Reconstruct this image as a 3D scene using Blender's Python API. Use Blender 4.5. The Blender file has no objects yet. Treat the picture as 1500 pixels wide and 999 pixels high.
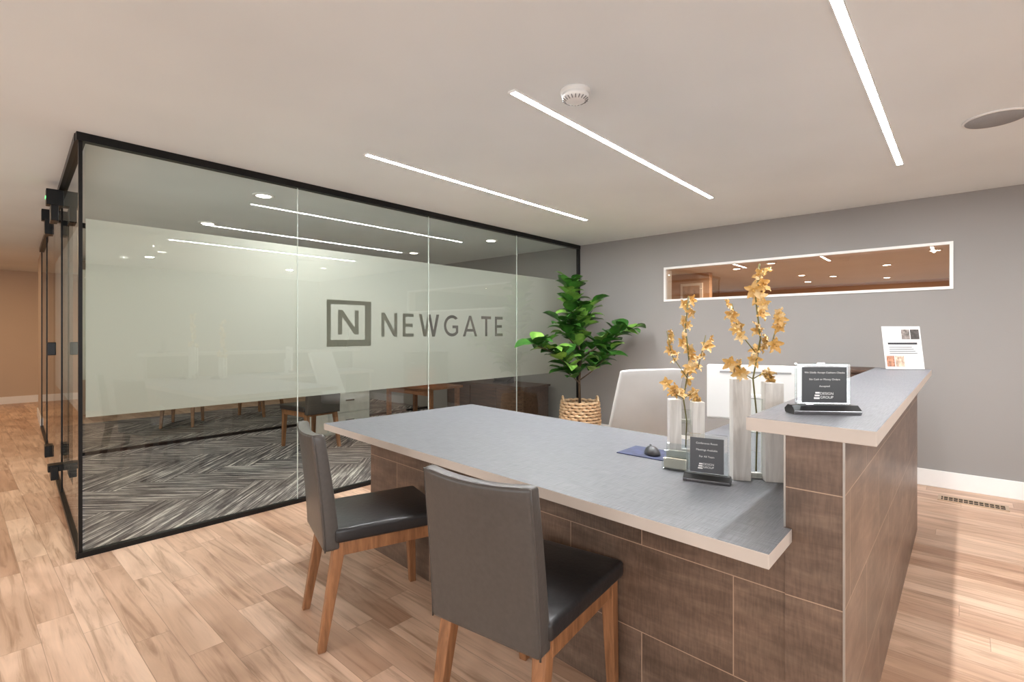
import bpy, bmesh, math, random
from mathutils import Vector, Matrix, noise
random.seed(7)
scene=bpy.context.scene
scene.view_settings.view_transform='Standard'
H=2.44; GX=-3.787; GY=0.504; WY=5.54
def lin(c):
    return tuple((v/255/12.92 if v/255<=0.04045 else ((v/255+0.055)/1.055)**2.4) for v in c)
# ---------------- node helpers
class NT:
    def __init__(s,name):
        s.mat=bpy.data.materials.new(name); s.mat.use_nodes=True
        s.t=s.mat.node_tree; s.t.nodes.clear()
        s.out=s.t.nodes.new('ShaderNodeOutputMaterial')
    def n(s,ty,**kw):
        x=s.t.nodes.new(ty)
        for k,v in kw.items(): setattr(x,k,v)
        return x
    def l(s,a,b): s.t.links.new(a,b)
    def put(s,sock,v):
        if isinstance(v,bpy.types.NodeSocket): s.l(v,sock)
        else: sock.default_value=v
    def m(s,op,a,b=None,c=None):
        x=s.n('ShaderNodeMath',operation=op)
        s.put(x.inputs[0],a)
        if b is not None: s.put(x.inputs[1],b)
        if c is not None: s.put(x.inputs[2],c)
        return x.outputs[0]
    def vec(s,a,b,c):
        x=s.n('ShaderNodeCombineXYZ'); s.put(x.inputs[0],a); s.put(x.inputs[1],b); s.put(x.inputs[2],c); return x.outputs[0]
    def pos(s,obj=False):
        if obj: g=s.n('ShaderNodeTexCoord').outputs['Object']
        else: g=s.n('ShaderNodeNewGeometry').outputs['Position']
        x=s.n('ShaderNodeSeparateXYZ'); s.l(g,x.inputs[0]); return x.outputs
    def wn(s,v):
        x=s.n('ShaderNodeTexWhiteNoise'); x.noise_dimensions='3D'; s.l(v,x.inputs['Vector']); return x.outputs['Value']
    def noise(s,v,scale=1,detail=3,rough=.5,dist=0):
        x=s.n('ShaderNodeTexNoise'); 
        if v is not None: s.l(v,x.inputs['Vector'])
        x.inputs['Scale'].default_value=scale; x.inputs['Detail'].default_value=detail
        x.inputs['Roughness'].default_value=rough; x.inputs['Distortion'].default_value=dist
        return x.outputs['Fac']
    def ramp(s,f,stops):
        x=s.n('ShaderNodeValToRGB'); e=x.color_ramp.elements
        while len(e)<len(stops): e.new(0.5)
        for i,(p,c) in enumerate(stops):
            e[i].position=p; e[i].color=(*c,1)
        s.l(f,x.inputs[0]); return x.outputs[0]
    def mix(s,f,a,b,bt='MIX'):
        x=s.n('ShaderNodeMix',data_type='RGBA',blend_type=bt)
        s.put(x.inputs[0],f)
        for i,v in ((6,a),(7,b)):
            if isinstance(v,bpy.types.NodeSocket): s.l(v,x.inputs[i])
            else: x.inputs[i].default_value=(*v,1)
        return x.outputs[2]
    def bsdf(s,col,rough=.5,metal=0,bump=None,bs=.2,bd=.01,**kw):
        b=s.n('ShaderNodeBsdfPrincipled')
        if isinstance(col,bpy.types.NodeSocket): s.l(col,b.inputs['Base Color'])
        else: b.inputs['Base Color'].default_value=(*col,1)
        s.put(b.inputs['Roughness'],rough); b.inputs['Metallic'].default_value=metal
        for k,v in kw.items(): b.inputs[k].default_value=v
        if bump is not None:
            x=s.n('ShaderNodeBump'); x.inputs['Strength'].default_value=bs; x.inputs['Distance'].default_value=bd
            s.l(bump,x.inputs['Height']); s.l(x.outputs[0],b.inputs['Normal'])
        s.l(b.outputs[0],s.out.inputs[0]); return s.mat
def simple(name,rgb,rough=.5,metal=0,var=.06,nscale=12,bs=0.05,**kw):
    t=NT(name); c=lin(rgb)
    f=t.noise(t.n('ShaderNodeTexCoord').outputs['Object'],nscale,3)
    a=tuple(min(1,v*(1-var)) for v in c); b=tuple(min(1,v*(1+var)) for v in c)
    col=t.ramp(f,[(.3,a),(.7,b)])
    return t.bsdf(col,rough,metal,bump=f,bs=bs,**kw)
def emis(name,col,st):
    t=NT(name); e=t.n('ShaderNodeEmission'); e.inputs[0].default_value=(*col,1); e.inputs[1].default_value=st
    t.l(e.outputs[0],t.out.inputs[0]); return t.mat
def glassmat(name,tint=(.93,.97,.95),base=.07,rough=0.0):
    t=NT(name)
    lw=t.n('ShaderNodeLayerWeight'); lw.inputs[0].default_value=.5
    f=t.m('ADD',t.m('MULTIPLY',t.m('POWER',lw.outputs['Facing'],4.5),1-base),base)
    tr=t.n('ShaderNodeBsdfTransparent'); tr.inputs[0].default_value=(*tint,1)
    g=t.n('ShaderNodeBsdfGlossy'); g.inputs['Roughness'].default_value=rough
    mx=t.n('ShaderNodeMixShader'); t.l(f,mx.inputs[0]); t.l(tr.outputs[0],mx.inputs[1]); t.l(g.outputs[0],mx.inputs[2])
    t.l(mx.outputs[0],t.out.inputs[0]); return t.mat
def filmmat(name,col=(.84,.86,.80),transp=.12):
    t=NT(name)
    d=t.n('ShaderNodeBsdfDiffuse'); d.inputs[0].default_value=(*[v*.72 for v in col],1)
    tl=t.n('ShaderNodeBsdfTranslucent'); tl.inputs[0].default_value=(*col,1)
    a=t.n('ShaderNodeMixShader'); a.inputs[0].default_value=.68; t.l(d.outputs[0],a.inputs[1]); t.l(tl.outputs[0],a.inputs[2])
    tr=t.n('ShaderNodeBsdfTransparent')
    b=t.n('ShaderNodeMixShader'); b.inputs[0].default_value=transp; t.l(a.outputs[0],b.inputs[1]); t.l(tr.outputs[0],b.inputs[2])
    t.l(b.outputs[0],t.out.inputs[0]); return t.mat
# ---------------- surface materials
def floor_mat():
    t=NT('oak_laminate'); X,Y,Z=t.pos()
    W=.128; L=.92
    yy=t.m('DIVIDE',Y,W); row=t.m('FLOOR',yy)
    r1=t.wn(t.vec(row,3.3,1.7))
    xx=t.m('ADD',t.m('DIVIDE',X,L),t.m('MULTIPLY',r1,9.0)); col=t.m('FLOOR',xx)
    rnd=t.wn(t.vec(row,col,.5))
    fy=t.m('FRACT',yy); fx=t.m('FRACT',xx)
    seam=t.m('MAXIMUM',t.m('LESS_THAN',fy,.018),t.m('LESS_THAN',fx,.003))
    base=t.ramp(rnd,[(0,lin((196,162,137))),(.35,lin((214,184,160))),(.7,lin((224,196,173))),(1,lin((186,150,125)))])
    v=t.vec(t.m('ADD',t.m('MULTIPLY',X,1.6),t.m('MULTIPLY',rnd,60)),t.m('MULTIPLY',Y,22),t.m('MULTIPLY',rnd,20))
    g=t.noise(v,1,5,.62,1.2)
    gr=t.ramp(g,[(.30,(.60,.53,.47)),(.5,(.95,.93,.91)),(.75,(1.08,1.06,1.04))])
    v2=t.vec(t.m('ADD',t.m('MULTIPLY',X,2.2),t.m('MULTIPLY',rnd,31)),t.m('MULTIPLY',Y,7),rnd)
    g2=t.noise(v2,1,2,.5,.5)
    gr2=t.ramp(g2,[(.35,(.82,.78,.75)),(.65,(1.05,1.05,1.05))])
    c=t.mix(1,base,gr,'MULTIPLY'); c=t.mix(1,c,gr2,'MULTIPLY')
    c=t.mix(t.m('MULTIPLY',seam,.45),c,(.14,.08,.05))
    return t.bsdf(c,.36,bump=t.m('SUBTRACT',g,seam),bs=.08,bd=.002)
def tile_mat(name,axis):
    t=NT(name); P=t.pos(); u=P[axis]; Z=P[2]
    zz=t.m('DIVIDE',t.m('SUBTRACT',Z,.26),.3); row=t.m('FLOOR',zz)
    par=t.m('FRACT',t.m('MULTIPLY',row,.5))
    uu=t.m('ADD',t.m('DIVIDE',t.m('ADD',u,.52),.62),par); col=t.m('FLOOR',uu)
    rnd=t.wn(t.vec(row,col,.5))
    fz=t.m('FRACT',zz); fu=t.m('FRACT',uu)
    seam=t.m('MAXIMUM',t.m('LESS_THAN',fz,.010),t.m('LESS_THAN',fu,.005))
    v=t.vec(t.m('ADD',t.m('MULTIPLY',u,3.5),t.m('MULTIPLY',rnd,40)),t.m('MULTIPLY',Z,20),rnd)
    g=t.noise(v,1,5,.65,.6)
    v2=t.vec(t.m('MULTIPLY',u,3),t.m('MULTIPLY',Z,5),t.m('MULTIPLY',rnd,9))
    g2=t.noise(v2,1.5,4,.6,0)
    g3=t.noise(t.vec(t.m('MULTIPLY',u,160),t.m('MULTIPLY',Z,20),rnd),1,2)
    c=t.ramp(g,[(.3,lin((98,80,68))),(.5,lin((112,92,79))),(.72,lin((130,110,95)))])
    c=t.mix(1,c,t.ramp(g2,[(.3,(.66,.65,.63)),(.7,(1.18,1.16,1.14))]),'MULTIPLY')
    c=t.mix(1,c,t.ramp(g3,[(.35,(.86,.86,.86)),(.65,(1.1,1.1,1.1))]),'MULTIPLY')
    c=t.mix(1,c,t.ramp(rnd,[(0,(.85,.85,.85)),(1,(1.1,1.08,1.06))]),'MULTIPLY')
    c=t.mix(seam,c,lin((172,146,124)))
    return t.bsdf(c,.38,bump=t.m('SUBTRACT',g,t.m('MULTIPLY',seam,2)),bs=.12,bd=.003)
def paint(name,rgb,rough=.75,bs=.12):
    t=NT(name); g=t.n('ShaderNodeNewGeometry').outputs['Position']
    f=t.noise(g,90,3); f2=t.noise(g,1.2,2); c=lin(rgb)
    col=t.ramp(f2,[(.3,tuple(v*.97 for v in c)),(.7,tuple(v*1.03 for v in c))])
    return t.bsdf(col,rough,bump=f,bs=bs,bd=.003)
def linen_mat():
    t=NT('linen_laminate'); X,Y,Z=t.pos()
    a=t.noise(t.vec(t.m('MULTIPLY',X,12),t.m('MULTIPLY',Y,420),0.0),1,3)
    b=t.noise(t.vec(t.m('MULTIPLY',X,420),t.m('MULTIPLY',Y,12),5.0),1,3)
    f=t.m('MULTIPLY',t.m('ADD',a,b),.5)
    c=t.ramp(f,[(.36,lin((82,83,88))),(.64,lin((116,117,122)))])
    return t.bsdf(c,.42,bump=f,bs=.1,bd=.001)
def woodm(name,c1,c2,ax=2,rough=.45):
    t=NT(name); P=t.pos(True); k=[30,30,30]; k[ax]=3
    v=t.vec(*[t.m('MULTIPLY',P[i],k[i]) for i in range(3)])
    f=t.noise(v,1.3,5,.6,.8)
    return t.bsdf(t.ramp(f,[(.3,lin(c1)),(.7,lin(c2))]),rough,bump=f,bs=.1,bd=.002)
def carpet_mat():
    t=NT('herringbone_carpet'); uv=t.n('ShaderNodeUVMap').outputs[0]
    s=t.n('ShaderNodeSeparateXYZ'); t.l(uv,s.inputs[0])
    v=t.vec(t.m('MULTIPLY',s.outputs[0],1.8),t.m('MULTIPLY',s.outputs[1],38),0.0)
    f=t.noise(v,1,4,.74,.15)
    c=t.ramp(f,[(.38,lin((40,39,42))),(.46,lin((78,75,78))),(.54,lin((128,123,121))),(.63,lin((204,197,190)))])
    return t.bsdf(c,.95,bump=f,bs=.3,bd=.004)
M={}
M['floor']=floor_mat(); M['tx']=tile_mat('wood_look_tile_front',0); M['ty']=tile_mat('wood_look_tile_side',1)
M['ceil']=paint('ceiling_paint',(226,231,232),.85,.06)
M['wall']=paint('grey_wall_paint',(147,144,142)); M['wallw']=paint('warm_wall_paint',(196,176,156))
M['walltan']=paint('tan_wall_paint',(196,164,136))
M['white']=simple('white_trim_paint',(236,235,233),.4,var=.01)
M['linen']=linen_mat(); M['edge']=simple('laminate_edge',(198,188,179),.45,var=.02)
M['black']=simple('black_metal',(16,16,17),.35,.4)
M['glass']=glassmat('clear_glass',(.88,.92,.89),.11); M['glass2']=glassmat('side_glass',(.93,.96,.94),.05)
M['film']=filmmat('frosted_film'); M['film2']=filmmat('frosted_film_side',(.8,.8,.74),.12)
M['leather']=simple('charcoal_leather',(72,68,65),.34,var=.08,nscale=60,bs=.08)
M['leatherb']=simple('black_leather',(36,36,38),.28,var=.08,nscale=60,bs=.08)
M['leg']=woodm('walnut_leg_wood',(112,74,46),(164,114,76))
M['led']=emis('led_diffuser',(.98,.99,1),245)
M['dl']=emis('downlight_lens',(1,.9,.78),25)
M['carpet']=carpet_mat()
M['alu']=simple('aluminium_trim',(170,166,160),.3,.6)
M['plastic']=simple('white_plastic',(228,228,226),.35,var=.01)
M['grille']=simple('speaker_grille',(150,150,150),.6,var=.1,nscale=300)
# ---------------- geometry helpers
def mkobj(name,bm,mats,parent=None,smooth=False,bevel=0,seg=2):
    me=bpy.data.meshes.new(name); bmesh.ops.recalc_face_normals(bm,faces=bm.faces); bm.to_mesh(me); bm.free()
    if not isinstance(mats,(list,tuple)): mats=[mats]
    for m in mats: me.materials.append(m)
    o=bpy.data.objects.new(name,me); scene.collection.objects.link(o)
    if parent: o.parent=parent
    if smooth:
        for p in me.polygons: p.use_smooth=True
    if bevel:
        b=o.modifiers.new('bevel','BEVEL'); b.width=bevel; b.segments=seg; b.limit_method='ANGLE'; b.angle_limit=.7
    return o
def empty(name,loc=(0,0,0),rot=0):
    e=bpy.data.objects.new(name,None); scene.collection.objects.link(e); e.location=loc; e.rotation_euler=(0,0,rot); e.empty_display_size=.1; return e
def bbox(bm,x0,x1,y0,y1,z0,z1,mi=0):
    vs=[bm.verts.new((x,y,z)) for x in (x0,x1) for y in (y0,y1) for z in (z0,z1)]
    for q in ((0,1,3,2),(4,6,7,5),(0,4,5,1),(2,3,7,6),(0,2,6,4),(1,5,7,3)):
        f=bm.faces.new([vs[i] for i in q]); f.material_index=mi
def box(name,x0,x1,y0,y1,z0,z1,mat,parent=None,bevel=0):
    bm=bmesh.new(); bbox(bm,x0,x1,y0,y1,z0,z1); return mkobj(name,bm,mat,parent,bevel=bevel)
def prism(bm,poly,z0,z1,mtop=0,mside=0):
    a=[bm.verts.new((x,y,z0)) for x,y in poly]; b=[bm.verts.new((x,y,z1)) for x,y in poly]
    f=bm.faces.new(b); f.material_index=mtop
    f=bm.faces.new(a[::-1]); f.material_index=mside
    n=len(poly)
    for i in range(n):
        f=bm.faces.new((a[i],a[(i+1)%n],b[(i+1)%n],b[i])); f.material_index=mside
def tube(bm,pts,r,seg=8,closed=False,mi=0):
    pts=[Vector(p) for p in pts]; n=len(pts); rings=[]
    for i,p in enumerate(pts):
        if closed: d=pts[(i+1)%n]-pts[i-1]
        else: d=pts[min(i+1,n-1)]-pts[max(i-1,0)]
        d.normalize()
        up=Vector((0,0,1)) if abs(d.z)<.9 else Vector((1,0,0))
        a=d.cross(up).normalized(); b=d.cross(a)
        rr=r[i] if isinstance(r,(list,tuple)) else r
        rings.append([bm.verts.new(p+(a*math.cos(2*math.pi*k/seg)+b*math.sin(2*math.pi*k/seg))*rr) for k in range(seg)])
    for i in range(n if closed else n-1):
        A=rings[i];B=rings[(i+1)%n]
        for k in range(seg):
            f=bm.faces.new((A[k],A[(k+1)%seg],B[(k+1)%seg],B[k])); f.smooth=True; f.material_index=mi
    if not closed:
        for R in (rings[0],rings[-1]):
            f=bm.faces.new(R); f.material_index=mi
def lathe(bm,prof,seg=32,mi=0,c=(0,0)):
    rings=[]
    for r,z in prof:
        rings.append([bm.verts.new((c[0]+r*math.cos(2*math.pi*k/seg),c[1]+r*math.sin(2*math.pi*k/seg),z)) for k in range(seg)])
    for i in range(len(rings)-1):
        for k in range(seg):
            f=bm.faces.new((rings[i][k],rings[i][(k+1)%seg],rings[i+1][(k+1)%seg],rings[i+1][k])); f.smooth=True; f.material_index=mi
    for R in (rings[0],rings[-1]):
        f=bm.faces.new(R); f.material_index=mi
def text(name,s,size,loc,rotm,mat,parent,align='CENTER'):
    cu=bpy.data.curves.new(name,'FONT'); cu.body=s; cu.size=size; cu.align_x=align; cu.align_y='CENTER'
    cu.materials.append(mat)
    o=bpy.data.objects.new(name,cu); scene.collection.objects.link(o); o.parent=parent
    o.location=loc; o.rotation_euler=rotm; return o
# ---------------- room shell
EX=3.2; SY=-3.6; LX=-13.0; NY=14.0
box('floor',LX-.2,EX+.2,SY-.2,NY+.2,-.12,0,M['floor'])
box('ceiling',LX-.2,EX+.2,SY-.2,NY+.2,H,H+.12,M['ceil'])
# back wall with interior window opening
wx0,wx1,wz0,wz1=-2.6,-.073,1.655,2.05
bm=bmesh.new()
bbox(bm,-10.38,wx0,WY,WY+.14,0,H); bbox(bm,wx1,EX,WY,WY+.14,0,H)
bbox(bm,wx0,wx1,WY,WY+.14,0,wz0); bbox(bm,wx0,wx1,WY,WY+.14,wz1,H)
mkobj('wall_back',bm,M['wall'])
bm=bmesh.new(); fr=.024
bbox(bm,wx0,wx1,WY-.012,WY+.15,wz0,wz0+fr); bbox(bm,wx0,wx1,WY-.012,WY+.15,wz1-fr,wz1)
bbox(bm,wx0,wx0+fr,WY-.012,WY+.15,wz0+fr,wz1-fr); bbox(bm,wx1-fr,wx1,WY-.012,WY+.15,wz0+fr,wz1-fr)
e=empty('window_1'); mkobj('frame',bm,M['white'],e)
bm=bmesh.new(); v=[bm.verts.new(p) for p in ((wx0+fr,WY+.02,wz0+fr),(wx1-fr,WY+.02,wz0+fr),(wx1-fr,WY+.02,wz1-fr),(wx0+fr,WY+.02,wz1-fr))]; bm.faces.new(v)
mkobj('pane',bm,glassmat('window_glass',(.86,.78,.70),.14),e)
box('baseboard_back',-3.76,EX,WY-.016,WY,0,.14,M['white'],bevel=.004)
# other walls
bm=bmesh.new()
bbox(bm,EX,EX+.14,SY,-2.6,0,H); bbox(bm,EX,EX+.14,.6,NY,0,H); bbox(bm,EX,EX+.14,-2.6,.6,0,.5); bbox(bm,EX,EX+.14,-2.6,.6,2.1,H)
mkobj('wall_right',bm,M['wall'])
bm=bmesh.new()
sw=[(-6.2,-3.8),(-2.6,-.2),(.4,2.6)]  # unseen windows behind the camera, added to let in fill light
xs=LX
for a,b in sw:
    bbox(bm,xs,a,SY-.14,SY,0,H); bbox(bm,a,b,SY-.14,SY,0,.3); bbox(bm,a,b,SY-.14,SY,1.95,H); xs=b
bbox(bm,xs,EX,SY-.14,SY,0,H)
mkobj('wall_front',bm,M['wallw'])
for i,(a,b) in enumerate(sw):  # frames of the added, unseen windows
    e=empty('window_%d'%(i+3)); bm=bmesh.new()
    for q in ((a,a+.05,.3,1.95),(b-.05,b,.3,1.95),(a,b,.3,.35),(a,b,1.9,1.95),((a+b)/2-.02,(a+b)/2+.02,.35,1.9)):
        bbox(bm,q[0],q[1],SY-.13,SY-.06,q[2],q[3])
    mkobj('frame',bm,M['white'],e)
e=empty('window_2'); bm=bmesh.new()  # unseen side window, added to light faces turned to the right
for q in ((-2.6,-2.55,.5,2.1),(.55,.6,.5,2.1),(-2.6,.6,.5,.55),(-2.6,.6,2.05,2.1),(-1.02,-.98,.55,2.05)): bbox(bm,EX+.06,EX+.13,q[0],q[1],q[2],q[3])
mkobj('frame',bm,M['white'],e)
# hall end + hall side wall
sd=Vector((-.998,.061)).normalized()
def sp(t,d=0): return (GX+sd.x*t-sd.y*d*1.0, GY+sd.y*t+sd.x*d)  # d>0 -> toward hall (-Y)
bm=bmesh.new(); prism(bm,[sp(5.6),sp(7.0),sp(7.0,-.12),sp(5.6,-.12)],0,H); mkobj('wall_hall',bm,M['wallw'])
bm=bmesh.new(); prism(bm,[sp(5.6,.015),sp(7.0,.015),sp(7.0),sp(5.6)],0,.13); mkobj('baseboard_hall',bm,M['white'])
box('wall_left',LX-.14,LX,SY,NY,0,H,M['wallw']); box('baseboard_left',LX,LX+.016,SY,6,0,.13,M['white'])
box('wall_inner',-10.5,-10.38,1.1,WY,0,H,M['wallw'])
# room beyond back wall
box('wall_far',-8,EX,NY,NY+.14,0,H,M['walltan']); box('wall_far_side',-6.2,-6.06,WY+.14,NY,0,H,M['walltan'])
box('wall_far_partition',-6.06,-3.6,9.6,9.74,0,H,M['walltan'])
box('trim_1',GX-.02,GX+.02,WY-.03,WY,0,H,M['black'])
# ---------------- carpet herringbone
def carpet(name,x0,x1,y0,y1,zt):
    n=4;w=.25; bm=bmesh.new(); uvl=bm.loops.layers.uv.new('UVMap')
    ca=math.cos(math.pi/4); cx=(x0+x1)/2; cy=(y0+y1)/2
    R=int(max(x1-x0,y1-y0)/w)+8
    def quad(a,b,c,d,vert):
        pts=[]
        for (x,y) in ((a,b),(c,b),(c,d),(a,d)):
            X=x*w;Y=y*w; pts.append((cx+ca*(X-Y),cy+ca*(X+Y)))
        mx=sum(p[0] for p in pts)/4; my=sum(p[1] for p in pts)/4
        if not(x0-.8<mx<x1+.8 and y0-.8<my<y1+.8): return
        f=bm.faces.new([bm.verts.new((p[0],p[1],zt)) for p in pts])
        ox=random.random()*50; oy=random.random()*50
        us=[(0,0),(1,0),(1,.25),(0,.25)] if not vert else [(0,0),(0,.25),(1,.25),(1,0)]
        for lp,u in zip(f.loops,us): lp[uvl].uv=(u[0]+ox,u[1]+oy)
    for k in range(-R,R):
        for j in range(-R//(2)-2,R//2+2):
            o=2*n*j
            if abs(k+o)>R*1.6: continue
            quad(k+o,k,k+o+n,k+1,False); quad(k+o,k+1,k+o+1,k+1+n,True)
    for co,no in (((x0,0,0),(-1,0,0)),((x1,0,0),(1,0,0)),((GX,GY+.02,0),(-sd.y,-abs(sd.x),0)),((0,y1,0),(0,1,0))):
        bmesh.ops.bisect_plane(bm,geom=bm.verts[:]+bm.edges[:]+bm.faces[:],plane_co=co,plane_no=no,clear_outer=True)
    me=bpy.data.meshes.new(name); 
    for f in bm.faces:
        if f.normal.z<0: f.normal_flip()
    bm.to_mesh(me); bm.free(); me.materials.append(M['carpet'])
    o=bpy.data.objects.new(name,me); scene.collection.objects.link(o)
carpet('carpet',-9.3,GX-.03,GY+.0,WY,.006)
# ---------------- glass partition (front)
e=empty('glass_partition_wall')
seams=[GY,1.773,3.035,4.299,WY]
bm=bmesh.new()
for i in range(4):
    a=seams[i]+(.003 if i else .02); b=seams[i+1]-.003
    v=[bm.verts.new(p) for p in ((GX,a,.03),(GX,b,.03),(GX,b,H-.045),(GX,a,H-.045))]; bm.faces.new(v)
mkobj('glass_panels',bm,M['glass'],e)
box('top_rail',GX-.025,GX+.025,GY-.02,WY,H-.047,H,M['black'],e)
box('bottom_rail',GX-.02,GX+.02,GY-.02,WY,0,.03,M['black'],e)
box('corner_post',GX-.009,GX+.009,GY-.009,GY+.009,.03,H-.047,M['black'],e)
bm=bmesh.new()
for s in seams[1:4]: bbox(bm,GX-.004,GX+.004,s-.0022,s+.0022,.03,H-.047)
mkobj('glass_joints',bm,simple('silicone_joint',(190,200,192),.3),e)
# frosted film with logo cut-outs
cu=bpy.data.curves.new('film','CURVE'); cu.dimensions='2D'; cu.fill_mode='BOTH'
def spl(pts):
    s=cu.splines.new('POLY'); s.points.add(len(pts)-1)
    for p,q in zip(s.points,pts): p.co=(q[0],q[1],0,1)
    s.use_cyclic_u=True
spl([(.53,.80),(5.51,.80),(5.51,1.955),(.53,1.955)])
LN=[(0,0),(0,1),(.17,1),(.63,.27),(.63,1),(.78,1),(.78,0),(.61,0),(.15,.73),(.15,0)]
LE=[(0,0),(0,1),(.58,1),(.58,.86),(.15,.86),(.15,.57),(.52,.57),(.52,.43),(.15,.43),(.15,.14),(.58,.14),(.58,0)]
LW=[(0,1),(.16,1),(.335,.27),(.50,1),(.65,1),(.815,.27),(.99,1),(1.15,1),(.90,0),(.74,0),(.575,.72),(.41,0),(.25,0)]
LG=[(.5+.5*math.cos(math.radians(a)),.5+.5*math.sin(math.radians(a))) for a in range(45,321,11)]+[(.883,.179),(.883,.52),(.52,.52),(.52,.39),(.735,.39),(.735,.235)]+[(.5+.36*math.cos(math.radians(a)),.5+.36*math.sin(math.radians(a))) for a in range(308,44,-11)]
LA=[(0,0),(.40,1),(.55,1),(.95,0),(.79,0),(.70,.23),(.25,.23),(.16,0)]; LAi=[(.30,.36),(.65,.36),(.475,.82)]
LT=[(0,1),(.7,1),(.7,.86),(.425,.86),(.425,0),(.275,0),(.275,.86),(0,.86)]
x=2.524; h=.212; z0=1.257
for L,w in ((LN,.78),(LE,.58),(LW,1.15),(LG,.9),(LA,.95),(LT,.7),(LE,.58)):
    spl([(x+p[0]*h,z0+p[1]*h) for p in L])
    if L is LA: spl([(x+p[0]*h,z0+p[1]*h) for p in LAi])
    x+=w*h+.06
def sq(a,b,c,d): spl([(a,b),(c,b),(c,d),(a,d)])
sq(2.016,1.18,2.422,1.56); sq(2.052,1.235,2.362,1.525)
spl([(2.115+p[0]*.24,1.28+p[1]*.2) for p in LN])
tmp=bpy.data.objects.new('tmp',cu); scene.collection.objects.link(tmp)
dg=bpy.context.evaluated_depsgraph_get(); me=bpy.data.meshes.new_from_object(tmp.evaluated_get(dg))
bpy.data.objects.remove(tmp)
me.transform(Matrix(((0,0,1,GX-.012),(1,0,0,0),(0,1,0,0),(0,0,0,1)))); me.materials.clear(); me.materials.append(M['film'])
o=bpy.data.objects.new('frosted_film',me); scene.collection.objects.link(o); o.parent=e
# side glass (hall side)
ang=math.atan2(sd.y,sd.x)
e=empty('glass_side_partition',(GX,GY,0),ang)
bm=bmesh.new()
for a,b in ((.015,1.55),(1.56,2.6),(2.61,4.1),(4.11,5.58)):
    v=[bm.verts.new(p) for p in ((a,0,.03),(b,0,.03),(b,0,H-.045),(a,0,H-.045))]; bm.faces.new(v)
mkobj('glass_panels',bm,M['glass2'],e)
bm=bmesh.new(); v=[bm.verts.new(p) for p in ((.03,-.012,.8),(5.5,-.012,.8),(5.5,-.012,1.955),(.03,-.012,1.955))]; bm.faces.new(v)
mkobj('frosted_film',bm,M['film2'],e)
box('top_rail',0.02,5.6,-.025,.025,H-.047,H,M['black'],e); box('bottom_rail',0.02,5.6,-.015,.015,0,.03,M['black'],e)
bm=bmesh.new()
for a in (1.555,2.605,4.105,5.59): bbox(bm,a-.005,a+.005,-.006,.006,.03,H-.047)
mkobj('mullions',bm,M['black'],e)
e=empty('door_1',(GX,GY,0),ang)
bm=bmesh.new(); v=[bm.verts.new(p) for p in ((1.3,.05,.12),(2.35,.05,.12),(2.35,.05,2.3),(1.3,.05,2.3))]; bm.faces.new(v); mkobj('pane',bm,M['glass2'],e)
bm=bmesh.new()
bbox(bm,1.32,1.5,.03,.075,2.14,2.26); bbox(bm,1.34,1.44,.0,.10,2.26,2.38); bbox(bm,1.32,1.5,.03,.075,.18,.28); bbox(bm,1.34,1.44,0,.09,.24,.29)
bbox(bm,2.2,2.34,.03,.08,2.16,2.30); bbox(bm,2.22,2.3,.0,.1,2.28,2.38); bbox(bm,2.2,2.34,.03,.08,.2,.3)
mkobj('brackets',bm,M['black'],e,bevel=.004)
box('handle',1.42,1.46,.04,.09,1.12,1.22,M['black'],e,bevel=.005); box('exit_led',1.36,1.42,.101,.103,2.31,2.325,emis('green_led',(.1,1,.2),4),e)
# inner partition between office rooms
e=empty('glass_partition_inner')
bm=bmesh.new(); v=[bm.verts.new(p) for p in ((-6.87,.75,.03),(-6.87,WY,.03),(-6.87,WY,H-.05),(-6.87,.75,H-.05))]; bm.faces.new(v); mkobj('glass_panels',bm,M['glass2'],e)
box('bottom_rail',-6.89,-6.85,.75,WY,.007,.04,M['black'],e); box('top_rail',-6.89,-6.85,.75,WY,H-.05,H,M['black'],e)
box('frosted_film',-6.885,-6.88,.78,WY-.01,.8,1.955,M['film'],e)
# ---------------- ceiling fixtures
for x in (-2.86,-1.6,-.33):
    e=empty('led_strip_light')
    box('diffuser',x-.016,x+.016,1.79,4.31,H-.006,H-.001,M['led'],e)
    bm=bmesh.new()
    for q in ((x-.021,x-.016,1.78,4.32),(x+.016,x+.021,1.78,4.32),(x-.016,x+.016,1.78,1.79),(x-.016,x+.016,4.31,4.32)): bbox(bm,*q,H-.007,H)
    mkobj('channel',bm,M['white'],e)
def downlight(x,y,p=18,col=(1,.86,.7)):
    e=empty('recessed_downlight',(x,y,H)); bm=bmesh.new(); lathe(bm,[(.085,0),(.085,-.008),(.06,-.012),(.058,-.002)],28); mkobj('trim_ring',bm,M['white'],e)
    bm=bmesh.new(); lathe(bm,[(.055,-.006),(.055,-.009)],24); mkobj('lens',bm,M['dl'],e)
    l=bpy.data.lights.new('lamp','AREA'); l.shape='DISK'; l.size=.11; l.energy=p; l.color=col
    o=bpy.data.objects.new('lamp',l); scene.collection.objects.link(o); o.parent=e; o.location=(0,0,-.015)
for p in ((-4.35,1.75),(-5.88,1.8)): downlight(*p,14,(1,.99,.94))
for p in ((-4.37,4.48),(-5.86,4.43)): downlight(*p,2,(1,.9,.8))
for p in ((-8.4,2.0),(-8.4,4.4)): downlight(*p,10,(1,.92,.82))  # lamps added to light the room past the inner partition
for p in ((-6.0,-.6),(-8.6,-.3),(-11.3,-.2),(-11.5,2.6)): downlight(*p,19,(1,.68,.40))
for p in ((-4.6,7.4),(-2.2,7.6),(.3,7.8),(-2.37,9.0),(-3.03,9.37),(-2.41,11.27),(-1.98,11.9),(-1.2,12.9),(-.98,10.5),(-.31,9.1)): downlight(*p,17,(1,.76,.54))
for p in ((-2.6,-1.6),(.2,-1.6)): downlight(*p,14,(1,.92,.82))  # unseen lamps behind the camera, added for general fill
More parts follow.
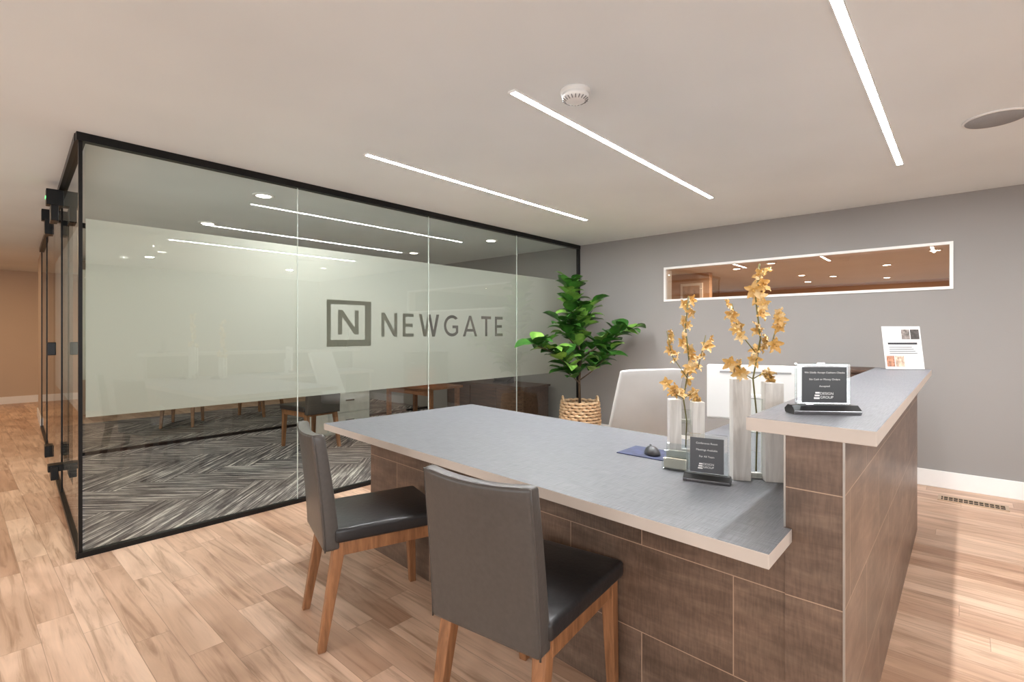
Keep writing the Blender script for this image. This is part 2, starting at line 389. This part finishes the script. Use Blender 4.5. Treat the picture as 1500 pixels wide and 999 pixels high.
for p in ((1.5,2.0),(1.5,4.1)): downlight(*p,32,(1,.97,.94))  # unseen lamps, added to brighten the counter's right face and the floor
e=empty('smoke_detector',(-1.377,1.985,H)); bm=bmesh.new()
lathe(bm,[(.072,0),(.072,-.012),(.062,-.014),(.062,-.02),(.066,-.022),(.064,-.038),(.045,-.05),(.02,-.053),(.001,-.053)],40); mkobj('body',bm,M['plastic'],e)
bm=bmesh.new()
for k in range(20):
    a=k*math.pi/10; tube(bm,[(.045*math.cos(a),.045*math.sin(a),-.0505),(.061*math.cos(a),.061*math.sin(a),-.042)],.0025,5)
mkobj('vents',bm,simple('vent_dark',(120,120,120),.6),e)
e=empty('ceiling_speaker',(.12,3.74,H)); bm=bmesh.new(); lathe(bm,[(.135,0),(.135,-.006),(.126,-.009),(.124,-.006)],48); mkobj('rim',bm,M['white'],e)
bm=bmesh.new(); lathe(bm,[(.125,-.004),(.124,-.008),(.001,-.009)],48); mkobj('grille',bm,M['grille'],e)
e=empty('floor_vent'); bm=bmesh.new(); vx0,vx1,vy0,vy1=-.16,.24,5.11,5.25
for q in ((vx0,vx1,vy0,vy0+.015),(vx0,vx1,vy1-.015,vy1),(vx0,vx0+.02,vy0+.015,vy1-.015),(vx1-.02,vx1,vy0+.015,vy1-.015)): bbox(bm,*q,0,.007)
for k in range(12): 
    xx=vx0+.03+k*.029; bbox(bm,xx,xx+.006,vy0+.015,vy1-.015,0,.006)
bbox(bm,vx0+.02,vx1-.02,5.177,5.183,0,.006)
mkobj('grille',bm,simple('tan_metal',(176,150,126),.4),e); box('duct',vx0+.02,vx1-.02,vy0+.015,vy1-.015,0,.002,simple('duct_dark',(30,24,20),.8),e)
# ---------------- reception desk
e=empty('reception_desk')
TX0,TX1=-.375,-.235; TY0,TY1=1.56,4.25
bm=bmesh.new()
def tprism(bm,poly,z0,z1):
    a=[bm.verts.new((x,y,z0)) for x,y in poly]; b=[bm.verts.new((x,y,z1)) for x,y in poly]
    bm.faces.new(b); bm.faces.new(a[::-1]); n=len(poly)
    for i in range(n):
        p,q=poly[i],poly[(i+1)%n]
        f=bm.faces.new((a[i],a[(i+1)%n],b[(i+1)%n],b[i])); f.material_index=0 if abs(q[0]-p[0])>abs(q[1]-p[1]) else 1
tprism(bm,[(-2.67,1.70),(TX0,1.565),(TX0,1.70),(-2.53,1.84),(-2.53,2.5),(-2.67,2.5)],0,.71)
tprism(bm,[(TX0,TY0),(TX1,TY0),(TX1,TY1),(TX0,TY1)],0,1.012)
mkobj('tiled_base',bm,[M['tx'],M['ty']],e)
bm=bmesh.new(); prism(bm,[(-2.86,1.50),(-.356,1.335),(-.356,1.555),(-.378,1.555),(-.378,2.44),(-2.80,2.66)],.712,.75,0,1)
mkobj('desk_top',bm,[M['linen'],M['edge']],e,bevel=.002)
bm=bmesh.new(); prism(bm,[(-.468,1.525),(-.160,1.51),(-.165,4.34),(-.468,4.34)],1.012,1.05,0,1)
mkobj('counter_top',bm,[M['linen'],M['edge']],e,bevel=.002)
box('corner_trim',TX1-.003,TX1+.002,TY0-.002,TY0+.003,0,1.01,M['alu'],e)
box('corner_trim_2',TX0-.003,TX0+.002,TY0-.002,TY0+.003,.75,1.01,M['alu'],e)
bm=bmesh.new(); prism(bm,[(-1.05,2.505),(-.378,2.445),(-.378,4.2),(-1.05,4.2)],.712,.75,0,1); mkobj('return_top',bm,[M['linen'],M['edge']],e)
box('return_panel',-1.03,-.38,4.14,4.18,0,.712,M['edge'],e)
# ---------------- chairs
def chair(x,y,rot,name='dining_chair'):
    e=empty(name,(x,y,0),rot)
    def leg(n,tx,ty,bx,by):
        bm=bmesh.new(); a=.024;b=.016
        t=[bm.verts.new((tx+i*a,ty+j*a,.43)) for i,j in((-1,-1),(1,-1),(1,1),(-1,1))]
        q=[bm.verts.new((bx+i*b,by+j*b,0)) for i,j in((-1,-1),(1,-1),(1,1),(-1,1))]
        bm.faces.new(t); bm.faces.new(q[::-1])
        for i in range(4): bm.faces.new((q[i],q[(i+1)%4],t[(i+1)%4],t[i]))
        mkobj(n,bm,M['leg'],e,bevel=.004)
    leg('leg_1',-.180,.225,-.188,.245); leg('leg_2',.180,.225,.188,.245)
    leg('leg_3',-.172,-.20,-.188,-.275); leg('leg_4',.172,-.20,.188,-.275)
    bm=bmesh.new()
    bbox(bm,-.2,-.175,-.2,.23,.375,.43); bbox(bm,.175,.2,-.2,.23,.375,.43); bbox(bm,-.175,.175,.215,.24,.375,.43); bbox(bm,-.175,.175,-.22,-.195,.375,.43)
    mkobj('apron',bm,M['leg'],e,bevel=.003)
    bm=bmesh.new(); nx,ny=10,10; top=[];bot=[]
    for j in range(ny+1):
        r1=[];r2=[]
        for i in range(nx+1):
            u=i/nx*2-1; v=j/ny*2-1
            w=.216+.006*v
            X=u*w; Y=.02+v*.245
            dome=.012*(1-u*u)*(1-v*v)
            r1.append(bm.verts.new((X,Y,.488+dome))); r2.append(bm.verts.new((X,Y,.43)))
        top.append(r1);bot.append(r2)
    for j in range(ny):
        for i in range(nx):
            bm.faces.new((top[j][i],top[j][i+1],top[j+1][i+1],top[j+1][i])); bm.faces.new((bot[j][i],bot[j+1][i],bot[j+1][i+1],bot[j][i+1]))
    for i in range(nx):
        bm.faces.new((bot[0][i],bot[0][i+1],top[0][i+1],top[0][i])); bm.faces.new((bot[ny][i+1],bot[ny][i],top[ny][i],top[ny][i+1]))
    for j in range(ny):
        bm.faces.new((bot[j+1][0],bot[j][0],top[j][0],top[j+1][0])); bm.faces.new((bot[j][nx],bot[j+1][nx],top[j+1][nx],top[j][nx]))
    mkobj('seat',bm,M['leatherb'],e,smooth=True,bevel=.014,seg=4)
    bm=bmesh.new(); nx,nz=10,12; F=[];B=[]
    for j in range(nz+1):
        v=j/nz; r1=[];r2=[]
        for i in range(nx+1):
            u=i/nx*2-1
            hw=.201-.004*v
            z=.40+v*(.482-.012*(1-u*u))
            yc=-.235-.070*v**1.25+.018*u*u*v
            th=.034-.008*v
            r1.append(bm.verts.new((u*hw,yc+th,z))); r2.append(bm.verts.new((u*hw,yc-th,z)))
        F.append(r1);B.append(r2)
    for j in range(nz):
        for i in range(nx):
            bm.faces.new((F[j][i],F[j][i+1],F[j+1][i+1],F[j+1][i])); bm.faces.new((B[j][i],B[j+1][i],B[j+1][i+1],B[j][i+1]))
        bm.faces.new((F[j][0],F[j+1][0],B[j+1][0],B[j][0])); bm.faces.new((F[j][nx],B[j][nx],B[j+1][nx],F[j+1][nx]))
    for i in range(nx):
        bm.faces.new((F[0][i],B[0][i],B[0][i+1],F[0][i+1])); bm.faces.new((F[nz][i],F[nz][i+1],B[nz][i+1],B[nz][i]))
    mkobj('backrest',bm,M['leather'],e,smooth=True,bevel=.014,seg=4)
    bm=bmesh.new()
    def bp(u,v): return (u*(.199-.004*v),-.235-.070*v**1.25+.018*u*u*v-(.034-.008*v)+.006,.40+v*(.482-.012*(1-u*u)))
    pts=[bp(-1,v/10) for v in range(0,10)]+[bp(-1,.985)]+[bp(u/5,.995) for u in range(-4,5)]+[bp(1,.985)]+[bp(1,v/10) for v in range(9,-1,-1)]
    tube(bm,pts,.003,6); mkobj('piping',bm,M['leather'],e)
chair(-2.04,1.325,math.radians(-17)); chair(-1.085,1.305,math.radians(7))
chair(-5.55,2.75,math.radians(95)); chair(-8.2,2.2,math.radians(60)); chair(-8.3,3.3,math.radians(110))
# ---------------- ficus
def leaf(bm,p,d,up,L,W,mi=0,xmin=None,droop=.35):
    d=d.normalized(); s=d.cross(up).normalized(); n=s.cross(d).normalized()
    K=7; rows=[]
    for i in range(K+1):
        t=i/K; w=W*.5*math.sin(math.pi*min(1,t**.85*1.0))**.75 if 0<t<1 else .002
        c=p+d*(L*t)-Vector((0,0,1))*(droop*L*t*t)
        r=[]
        for k in (-1,-.5,0,.5,1):
            q=c+s*(k*w)+n*(abs(k)*w*.32+.004*math.sin(t*14+k*3)*abs(k))
            if xmin is not None and q.x<xmin: q.x=xmin
            r.append(bm.verts.new(q))
        rows.append(r)
    for i in range(K):
        for k in range(4):
            f=bm.faces.new((rows[i][k],rows[i][k+1],rows[i+1][k+1],rows[i+1][k])); f.smooth=True; f.material_index=mi
px,py=-3.32,4.88
e=empty('potted_fiddle_leaf_fig',(0,0,0))
def leafmat(name,c1,c2):
    t=NT(name); f=t.noise(t.n('ShaderNodeTexCoord').outputs['Object'],9,4)
    m=t.bsdf(t.ramp(f,[(.35,lin(c1)),(.65,lin(c2))]),.3,bump=t.noise(t.n('ShaderNodeTexCoord').outputs['Object'],60,2),bs=.2,bd=.003); return m
lm1=leafmat('fig_leaf_green',(34,76,28),(66,120,44)); lm2=leafmat('fig_leaf_light',(96,144,58),(138,180,84))
bark=simple('fig_bark',(82,66,50),.8,var=.3,nscale=40)
R=Vector((.744,.668,0)); Fw=Vector((-.668,.744,0))
def pw(a,z,dpt=0):
    return Vector((px,py,0))+R*a+Fw*dpt+Vector((0,0,z))
bm=bmesh.new()
branches=[
 ([pw(0,.45),pw(-.01,.75),pw(.01,1.0),pw(-.03,1.25),pw(-.08,1.5),pw(-.12,1.72),pw(-.10,1.86)],.016),
 ([pw(.0,.8),pw(-.15,.92,-.12),pw(-.34,1.08,-.3),pw(-.56,1.17,-.52)],.009),
 ([pw(.01,1.0),pw(.15,1.1,-.05),pw(.34,1.22,-.1),pw(.54,1.33,-.12)],.009),
 ([pw(0,.75),pw(.12,.85,-.08),pw(.24,.98,-.12),pw(.32,1.1,-.15)],.008),
 ([pw(-.03,1.25),pw(.06,1.4,.0),pw(.09,1.6,-.05)],.008),
 ([pw(0,.7),pw(-.1,.8,-.1),pw(-.2,.88,-.15)],.007),
 ([pw(-.01,1.1),pw(-.16,1.25,-.1),pw(-.22,1.42,-.14)],.007)]
for pts,r in branches:
    n=len(pts); tube(bm,pts,[r*(1-.5*i/(n-1)) for i in range(n)],8)
mkobj('trunk',bm,bark,e)
bm=bmesh.new()
for bi,(pts,r) in enumerate(branches):
    segs=[(pts[i],pts[i+1]) for i in range(len(pts)-1)]
    cnt=[56,27,27,18,18,10,14][bi]
    for k in range(cnt):
        t=(k+.5)/cnt
        if bi==0: t=.28+.72*t
        else: t=.25+.75*t
        q=t*len(segs); i=min(int(q),len(segs)-1); p=segs[i][0].lerp(segs[i][1],q-i)
        a=k*2.4+bi; out=Vector((math.cos(a),math.sin(a),0))
        d=out*1.0+Vector((0,0,random.uniform(.1,.8)))+(segs[i][1]-segs[i][0]).normalized()*.5
        L=random.uniform(.20,.29)
        leaf(bm,p+d.normalized()*.03,d,Vector((random.uniform(-.3,.3),random.uniform(-.3,.3),1)),L,L*.66,0 if random.random()<.68 else 1,GX+.05,random.uniform(.15,.5))
mkobj('leaves',bm,[lm1,lm2],e)
wick=woodm('wicker',(160,126,92),(214,186,150),0,.7)
bm=bmesh.new(); NR=15
for i in range(NR):
    z=.018+i*.034; r=.185+.035*math.sin(math.pi*(.15+.7*i/NR)); pts=[]
    for k in range(96):
        a=2*math.pi*k/96; rr=r+.011*math.sin(a*16+i*math.pi); pts.append((px+rr*math.cos(a),py+rr*math.sin(a),z+.004*math.cos(a*16+i*math.pi)))
    tube(bm,pts,.0175,6,True)
for s in (-1,1):
    c=pw(.2*s,.5); pts=[c+Fw*(.07*math.cos(a))+Vector((0,0,.06*math.sin(a))) for a in [math.pi*k/8 for k in range(9)]]; tube(bm,pts,.012,6)
mkobj('wicker_basket',bm,wick,e)
bm=bmesh.new(); lathe(bm,[(.17,.02),(.19,.44),(.001,.45)],24,c=(px,py)); mkobj('soil',bm,simple('soil',(54,40,30),.95,var=.4,nscale=50),e)
# ---------------- vases with orchids
ww=woodm('whitewashed_wood',(190,186,180),(226,223,218),2,.6)
orch=[leafmat('orchid_yellow',(206,156,80),(226,188,118)),leafmat('orchid_light',(224,186,120),(238,212,162))]
stemm=simple('orchid_stem',(110,104,52),.6)
vglass=glassmat('vase_glass',(.95,.97,.96),.08)
def orchid_vase(x,y,rot,hc,wc,ztop,spread,seed):
    random.seed(seed)
    e=empty('orchid_vase',(x,y,.75),rot)
    bm=bmesh.new(); g=.024
    bbox(bm,-g-wc,-g,-wc/2,wc/2,0,hc); bbox(bm,g,g+wc,-wc/2,wc/2,0,hc-.01)
    bbox(bm,-g,g,wc*.2,wc/2,0,.02); bbox(bm,-g,g,wc*.3,wc/2,hc*.55,hc*.62)
    mkobj('wood_columns',bm,ww,e,bevel=.002)
    bm=bmesh.new(); lathe(bm,[(.019,.012),(.021,.02),(.021,hc*.8),(.022,hc*.8+.002)],20); mkobj('glass_tube',bm,vglass,e)
    zt=ztop-.75; top=zt
    main=[Vector((0,0,.03)),Vector((.004,0,hc*.6)),Vector((-.008,.01,hc)),Vector((.015,0,hc+(top-hc)*.35)),Vector((-.004,-.01,hc+(top-hc)*.7)),Vector((.012,0,top))]
    sides=[[main[3]*.6+main[2]*.4,Vector((-spread*.6,.02,hc+(top-hc)*.42)),Vector((-spread*.85,.01,hc+(top-hc)*.66))],[main[3]*.7+main[2]*.3,Vector((spread*.5,-.02,hc+(top-hc)*.3)),Vector((spread*.85,-.02,hc+(top-hc)*.62))],
           [main[2],Vector((-spread*.5,-.02,hc+(top-hc)*.05)),Vector((-spread*.8,-.01,hc+(top-hc)*.15))],[main[2],Vector((spread*.3,.02,hc+(top-hc)*.05)),Vector((spread*.6,.02,hc-(top-hc)*.02))]]
    bm=bmesh.new(); tube(bm,main,.003,6)
    for s in sides: tube(bm,s,.002,6)
    mkobj('stems',bm,stemm,e)
    bm=bmesh.new()
    def flower(p,s):
        nrm=Vector((random.uniform(-1,1),random.uniform(-1.4,.2),random.uniform(-.3,.6))).normalized()
        u=nrm.orthogonal().normalized(); w=nrm.cross(u); a0=random.uniform(0,6)
        for k in range(5):
            a=a0+k*2*math.pi/5; d=u*math.cos(a)+w*math.sin(a)+nrm*.35
            leaf(bm,p,d,nrm,s,s*.56,random.choice((0,0,1)),None,.12)
        leaf(bm,p+nrm*.004,nrm,u,s*.5,s*.35,0)
    def along(path,n,t0,s):
        for k in range(n):
            t=(t0+(1-t0)*(k+.5)/n)*(len(path)-1); i=min(int(t),len(path)-2); p=path[i].lerp(path[i+1],t-i)
            flower(p+Vector((random.uniform(-.022,.022),random.uniform(-.018,.018),random.uniform(-.008,.008))),s*random.uniform(.8,1.15))
    along(main,12,.48,.033)
    for s in sides: along(s,6,.35,.031)
    mkobj('blossoms',bm,orch,e)
cr=math.radians(41.9)
orchid_vase(-.575,1.99,cr-.2,.37,.062,1.545,.095,3)
orchid_vase(-.93,2.20,cr-.1,.245,.052,1.455,.095,5)
# ---------------- signs etc
acr=glassmat('acrylic',(.92,.95,.95),.12); chrome=simple('chrome',(200,200,202),.15,1.0,var=.02)
blk=simple('gloss_black',(14,14,15),.3); wtm=simple('white_print_ink',(235,235,235),.5)
greyp=simple('grey_plate',(84,86,90),.4)
def sign(x,y,z,rot,w,h,plate,lines,bw):
    e=empty('acrylic_desk_sign',(x,y,z),rot)
    bm=bmesh.new()
    prof=[(-.03,0),(.03,0),(.034,.012),(.012,.026),(-.012,.026),(-.034,.012)]
    a=[bm.verts.new((-bw/2,p[0],p[1])) for p in prof]; b=[bm.verts.new((bw/2,p[0],p[1])) for p in prof]
    bm.faces.new(a);bm.faces.new(b[::-1])
    for i in range(6):
        f=bm.faces.new((a[i],a[(i+1)%6],b[(i+1)%6],b[i])); f.material_index=1 if i in (0,1,5,2) else 0
    mkobj('base',bm,[blk,chrome],e,bevel=.002)
    box('acrylic_block',-w/2-.014,w/2+.014,-.009,.009,.026,.026+h+.02,acr,e,bevel=.003)
    box('plate',-w/2,w/2,-.0115,-.0095,.034,.034+h,plate,e)
    k=len(lines)
    for i,(t,s) in enumerate(lines): text('lettering_%d'%(i+1),t,s,(0,-.0125,.034+h-(i+.8)*h/(k+2.2)),(math.pi/2,0,0),wtm,e)
    bm=bmesh.new()
    for j in range(3): bbox(bm,-.03+j*.002,-.014,-.0128,-.012,.034+h*.1+j*.008,.034+h*.1+j*.008+.005)
    mkobj('logo_bars',bm,wtm,e); text('logo_text','DESIGN\nGROUP',.011,(.006,-.0125,.034+h*.2),(math.pi/2,0,0),wtm,e)
sign(-.318,1.745,1.05,cr-.10,.125,.105,blk,[('We Gladly Accept Cashiers Checks',.0078),('No Cash or Money Orders',.0078),('Accepted',.0078)],.19)
sign(-.70,1.845,.75,cr-.5,.115,.125,greyp,[('Conference Room',.0098),('Meetings Available',.0098),('For All Team',.0098)],.16)
e=empty('business_card_holder',(-.855,1.93,.75),cr-.6)
bm=bmesh.new(); bbox(bm,-.048,.048,-.03,.03,0,.006)
for y0,zh in ((-.03,.045),(.0,.07),(.026,.095)): bbox(bm,-.048,.048,y0,y0+.004,.006,zh)
mkobj('acrylic_tray',bm,acr,e,bevel=.001); box('cards',-.043,.043,-.022,-.010,.007,.045,simple('card_stock',(190,182,165),.6),e); box('cards_2',-.043,.043,.012,.018,.007,.07,simple('card_stock_2',(160,164,158),.6),e)
box('mouse_pad',-1.17,-.95,2.01,2.19,.75,.754,simple('blue_mouse_pad',(46,54,88),.7,var=.35,nscale=25),bevel=.001)
e=empty('computer_mouse',(-1.035,2.085,.754),.7); bm=bmesh.new(); bmesh.ops.create_uvsphere(bm,u_segments=24,v_segments=14,radius=1)
for v in bm.verts:
    v.co.x*=.033*(1-.12*v.co.y); v.co.y*=.058; v.co.z=max(0,v.co.z)*.036
mkobj('shell',bm,simple('dark_mouse_plastic',(38,38,42),.35),e,smooth=True)
bm=bmesh.new(); bbox(bm,-.003,.003,.015,.035,.029,.037); mkobj('scroll_wheel',bm,blk,e,bevel=.002)
# flyer
e=empty('flyer_stand',(-.31,4.22,1.05),.62)
box('acrylic_base',-.11,.11,-.04,.04,0,.004,acr,e)
def tilted(n,x0,x1,z0,z1,off,mat):
    bm=bmesh.new(); k=.18
    vs=[bm.verts.new((x,off+z*k,z)) for x,z in ((x0,z0),(x1,z0),(x1,z1),(x0,z1))]; f=bm.faces.new(vs)
    ex=bmesh.ops.extrude_face_region(bm,geom=[f]); bmesh.ops.translate(bm,verts=[v for v in ex['geom'] if isinstance(v,bmesh.types.BMVert)],vec=(0,.0012,0)); mkobj(n,bm,mat,e)
tilted('sheet',-.118,.118,.004,.285,-.03,simple('paper',(222,220,218),.6,var=.01))
ph=[(120,112,108),(70,66,64),(168,120,96),(196,170,150)]
for i,(a,b,c,d) in enumerate(((.0,.05,.2,.265),(.055,.108,.2,.265),(-.108,-.06,.02,.09),(-.055,.0,.02,.09))):
    tilted('photo_%d'%(i+1),a,b,c,d,-.0318,simple('flyer_photo_%d'%i,ph[i],.5,var=.5,nscale=60))
tilted('heading',-.09,.09,.165,.178,-.0318,simple('flyer_ink',(50,50,55),.5))
for i in range(4): tilted('line_%d'%(i+1),-.085,.085-.01*i,.105+i*.013,.110+i*.013,-.0318,simple('flyer_text%d'%i,(120,120,125),.5))
# ---------------- office chair, monitor, credenza
wl=simple('white_leather',(204,203,200),.45,var=.02)
e=empty('office_chair',(-1.86,3.30,0),math.radians(60))
bm=bmesh.new()
for k in range(5):
    a=k*2*math.pi/5; tube(bm,[(0,0,.1),(.16*math.cos(a),.16*math.sin(a),.085),(.3*math.cos(a),.3*math.sin(a),.06)],[.024,.02,.014],8)
    c=(.3*math.cos(a),.3*math.sin(a)); tube(bm,[(c[0]-.02,c[1],.03),(c[0]+.02,c[1],.03)],.03,14)
tube(bm,[(0,0,.08),(0,0,.44)],.025,12)
mkobj('base',bm,chrome,e)
box('seat',-.24,.24,-.22,.26,.44,.52,wl,e,bevel=.03)
bm=bmesh.new(); F=[];B=[]
for j in range(13):
    v=j/12; r1=[];r2=[]
    for i in range(11):
        u=i/10*2-1; hw=.25-.01*v; z=.5+v*.555-.008*abs(u)**4*(v>.9); y=-.20-.2*v+.03*u*u
        r1.append(bm.verts.new((u*hw,y+.02,z))); r2.append(bm.verts.new((u*hw,y-.02,z)))
    F.append(r1);B.append(r2)
for j in range(12):
    for i in range(10):
        bm.faces.new((F[j][i],F[j][i+1],F[j+1][i+1],F[j+1][i])); bm.faces.new((B[j][i],B[j+1][i],B[j+1][i+1],B[j][i+1]))
    bm.faces.new((F[j][0],F[j+1][0],B[j+1][0],B[j][0])); bm.faces.new((F[j][10],B[j][10],B[j+1][10],F[j+1][10]))
for i in range(10):
    bm.faces.new((F[0][i],B[0][i],B[0][i+1],F[0][i+1])); bm.faces.new((F[12][i],F[12][i+1],B[12][i+1],B[12][i]))
mkobj('backrest',bm,wl,e,smooth=True,bevel=.012,seg=3)
e=empty('computer_monitor',(-.88,3.02,.75),cr-.43)
bm=bmesh.new(); bbox(bm,-.25,.25,-.012,.018,.05,.36); mkobj('housing',bm,M['plastic'],e,bevel=.01)
box('screen',-.24,.24,.0185,.0195,.08,.35,blk,e)
bm=bmesh.new(); bbox(bm,-.18,.18,-.016,-.011,.315,.325); mkobj('vent_slot',bm,simple('vent_grey',(150,150,150),.5),e)
box('stand_neck',-.035,.035,-.06,-.012,.005,.2,M['plastic'],e,bevel=.006); box('stand_foot',-.12,.12,-.11,.1,0,.008,M['plastic'],e,bevel=.003)
dw=woodm('dark_walnut',(58,40,30),(96,66,48),0)
e=empty('credenza'); box('carcass',-1.2,-.62,5.05,5.50,.06,.96,dw,e,bevel=.003); box('top',-1.22,-.60,5.03,5.51,.96,.985,dw,e,bevel=.003)
for k in range(3): box('drawer_%d'%(k+1),-1.18,-.64,5.035,5.05,.09+k*.29,.36+k*.29,dw,e,bevel=.003); box('pull_%d'%(k+1),-.97,-.85,5.015,5.035,.22+k*.29,.232+k*.29,chrome,e)
box('plinth',-1.17,-.65,5.09,5.48,0,.06,M['black'],e)
e=empty('low_credenza'); box('carcass',-5.7,-4.2,4.92,5.42,.06,.575,dw,e); box('top',-5.72,-4.18,4.9,5.44,.575,.6,dw,e,bevel=.003); box('plinth',-5.66,-4.24,4.96,5.4,.007,.06,M['black'],e)
for k in range(3): box('door_%d'%(k+1),-5.68+k*.5,-5.2+k*.5,4.905,4.92,.09,.555,dw,e,bevel=.003)
e=empty('desk_phone',(-4.75,5.12,.6),.2); 
bm=bmesh.new(); prism(bm,[(-.11,-.1),(.11,-.1),(.11,.1),(-.11,.1)],0,.03); 
for v in bm.verts:
    if v.co.z>.01 and v.co.y>0: v.co.z=.09
mkobj('body',bm,blk,e,bevel=.005); bm=bmesh.new(); tube(bm,[(-.08,-.09,.06),(-.08,0,.095),(-.08,.09,.115)],[.022,.014,.022],10); mkobj('handset',bm,blk,e)
mw=woodm('side_table_wood',(112,72,48),(150,102,70),0)
e=empty('side_table'); box('top',-5.9,-4.9,3.95,4.5,.58,.61,mw,e,bevel=.004)
for i,(a,b) in enumerate(((-5.87,3.98),(-4.98,3.98),(-5.87,4.42),(-4.98,4.42))): box('leg_%d'%(i+1),a,a+.05,b,b+.05,.007,.58,mw,e,bevel=.003)
box('apron',-5.85,-4.95,4.0,4.02,.5,.58,mw,e)
box('storage_box',-5.55,-5.25,4.1,4.35,.61,.83,simple('orange_fabric',(214,104,50),.8),e,bevel=.01)  # added orange box, stands in for an orange reflection in the glass
e=empty('filing_cabinet',(-6.15,3.45,.007),0); cab=simple('cabinet_cream',(206,204,196),.45)
box('carcass',-.23,.23,-.3,.3,0,.53,cab,e,bevel=.004)
for k in range(2): box('drawer_%d'%(k+1),.23,.242,-.28,.28,.02+k*.255,.26+k*.255,cab,e,bevel=.003); box('handle_%d'%(k+1),.242,.256,-.06,.06,.16+k*.255,.178+k*.255,chrome,e)
e=empty('framed_picture'); box('frame',-4.15,-3.72,9.56,9.6,1.75,2.25,M['white'],e,bevel=.004); box('print',-4.10,-3.77,9.552,9.56,1.80,2.20,simple('abstract_print',(190,160,130),.6,var=.5,nscale=5),e)
# ---------------- lights
def area(name,loc,rot,sx,sy,p,col=(1,1,1)):
    l=bpy.data.lights.new(name,'AREA'); l.shape='RECTANGLE'; l.size=sx; l.size_y=sy; l.energy=p; l.color=col
    o=bpy.data.objects.new(name,l); scene.collection.objects.link(o); o.location=loc; o.rotation_euler=rot
for a,b in sw: area('window_daylight',((a+b)/2,SY-.05,1.12),(math.pi/2,0,0),b-a-.1,1.5,42,(.96,.98,1))  # added fill lamps in the unseen front-wall openings
area('window_daylight',(EX+.05,-1.0,1.3),(math.pi/2,0,math.pi/2),3.1,1.5,72,(.97,.98,1))  # added fill lamp in the unseen right-wall opening
w=bpy.data.worlds.new('world'); scene.world=w; w.use_nodes=True; w.node_tree.nodes['Background'].inputs[0].default_value=(.9,.95,1,1); w.node_tree.nodes['Background'].inputs[1].default_value=.6
# ---------------- camera
c=bpy.data.cameras.new('camera'); c.lens=17.76; c.sensor_width=36; c.shift_y=-11.5/1500; c.clip_start=.02
o=bpy.data.objects.new('camera',c); scene.collection.objects.link(o); o.location=(0,0,1.29); o.rotation_euler=(math.pi/2,0,math.radians(41.9)); scene.camera=o
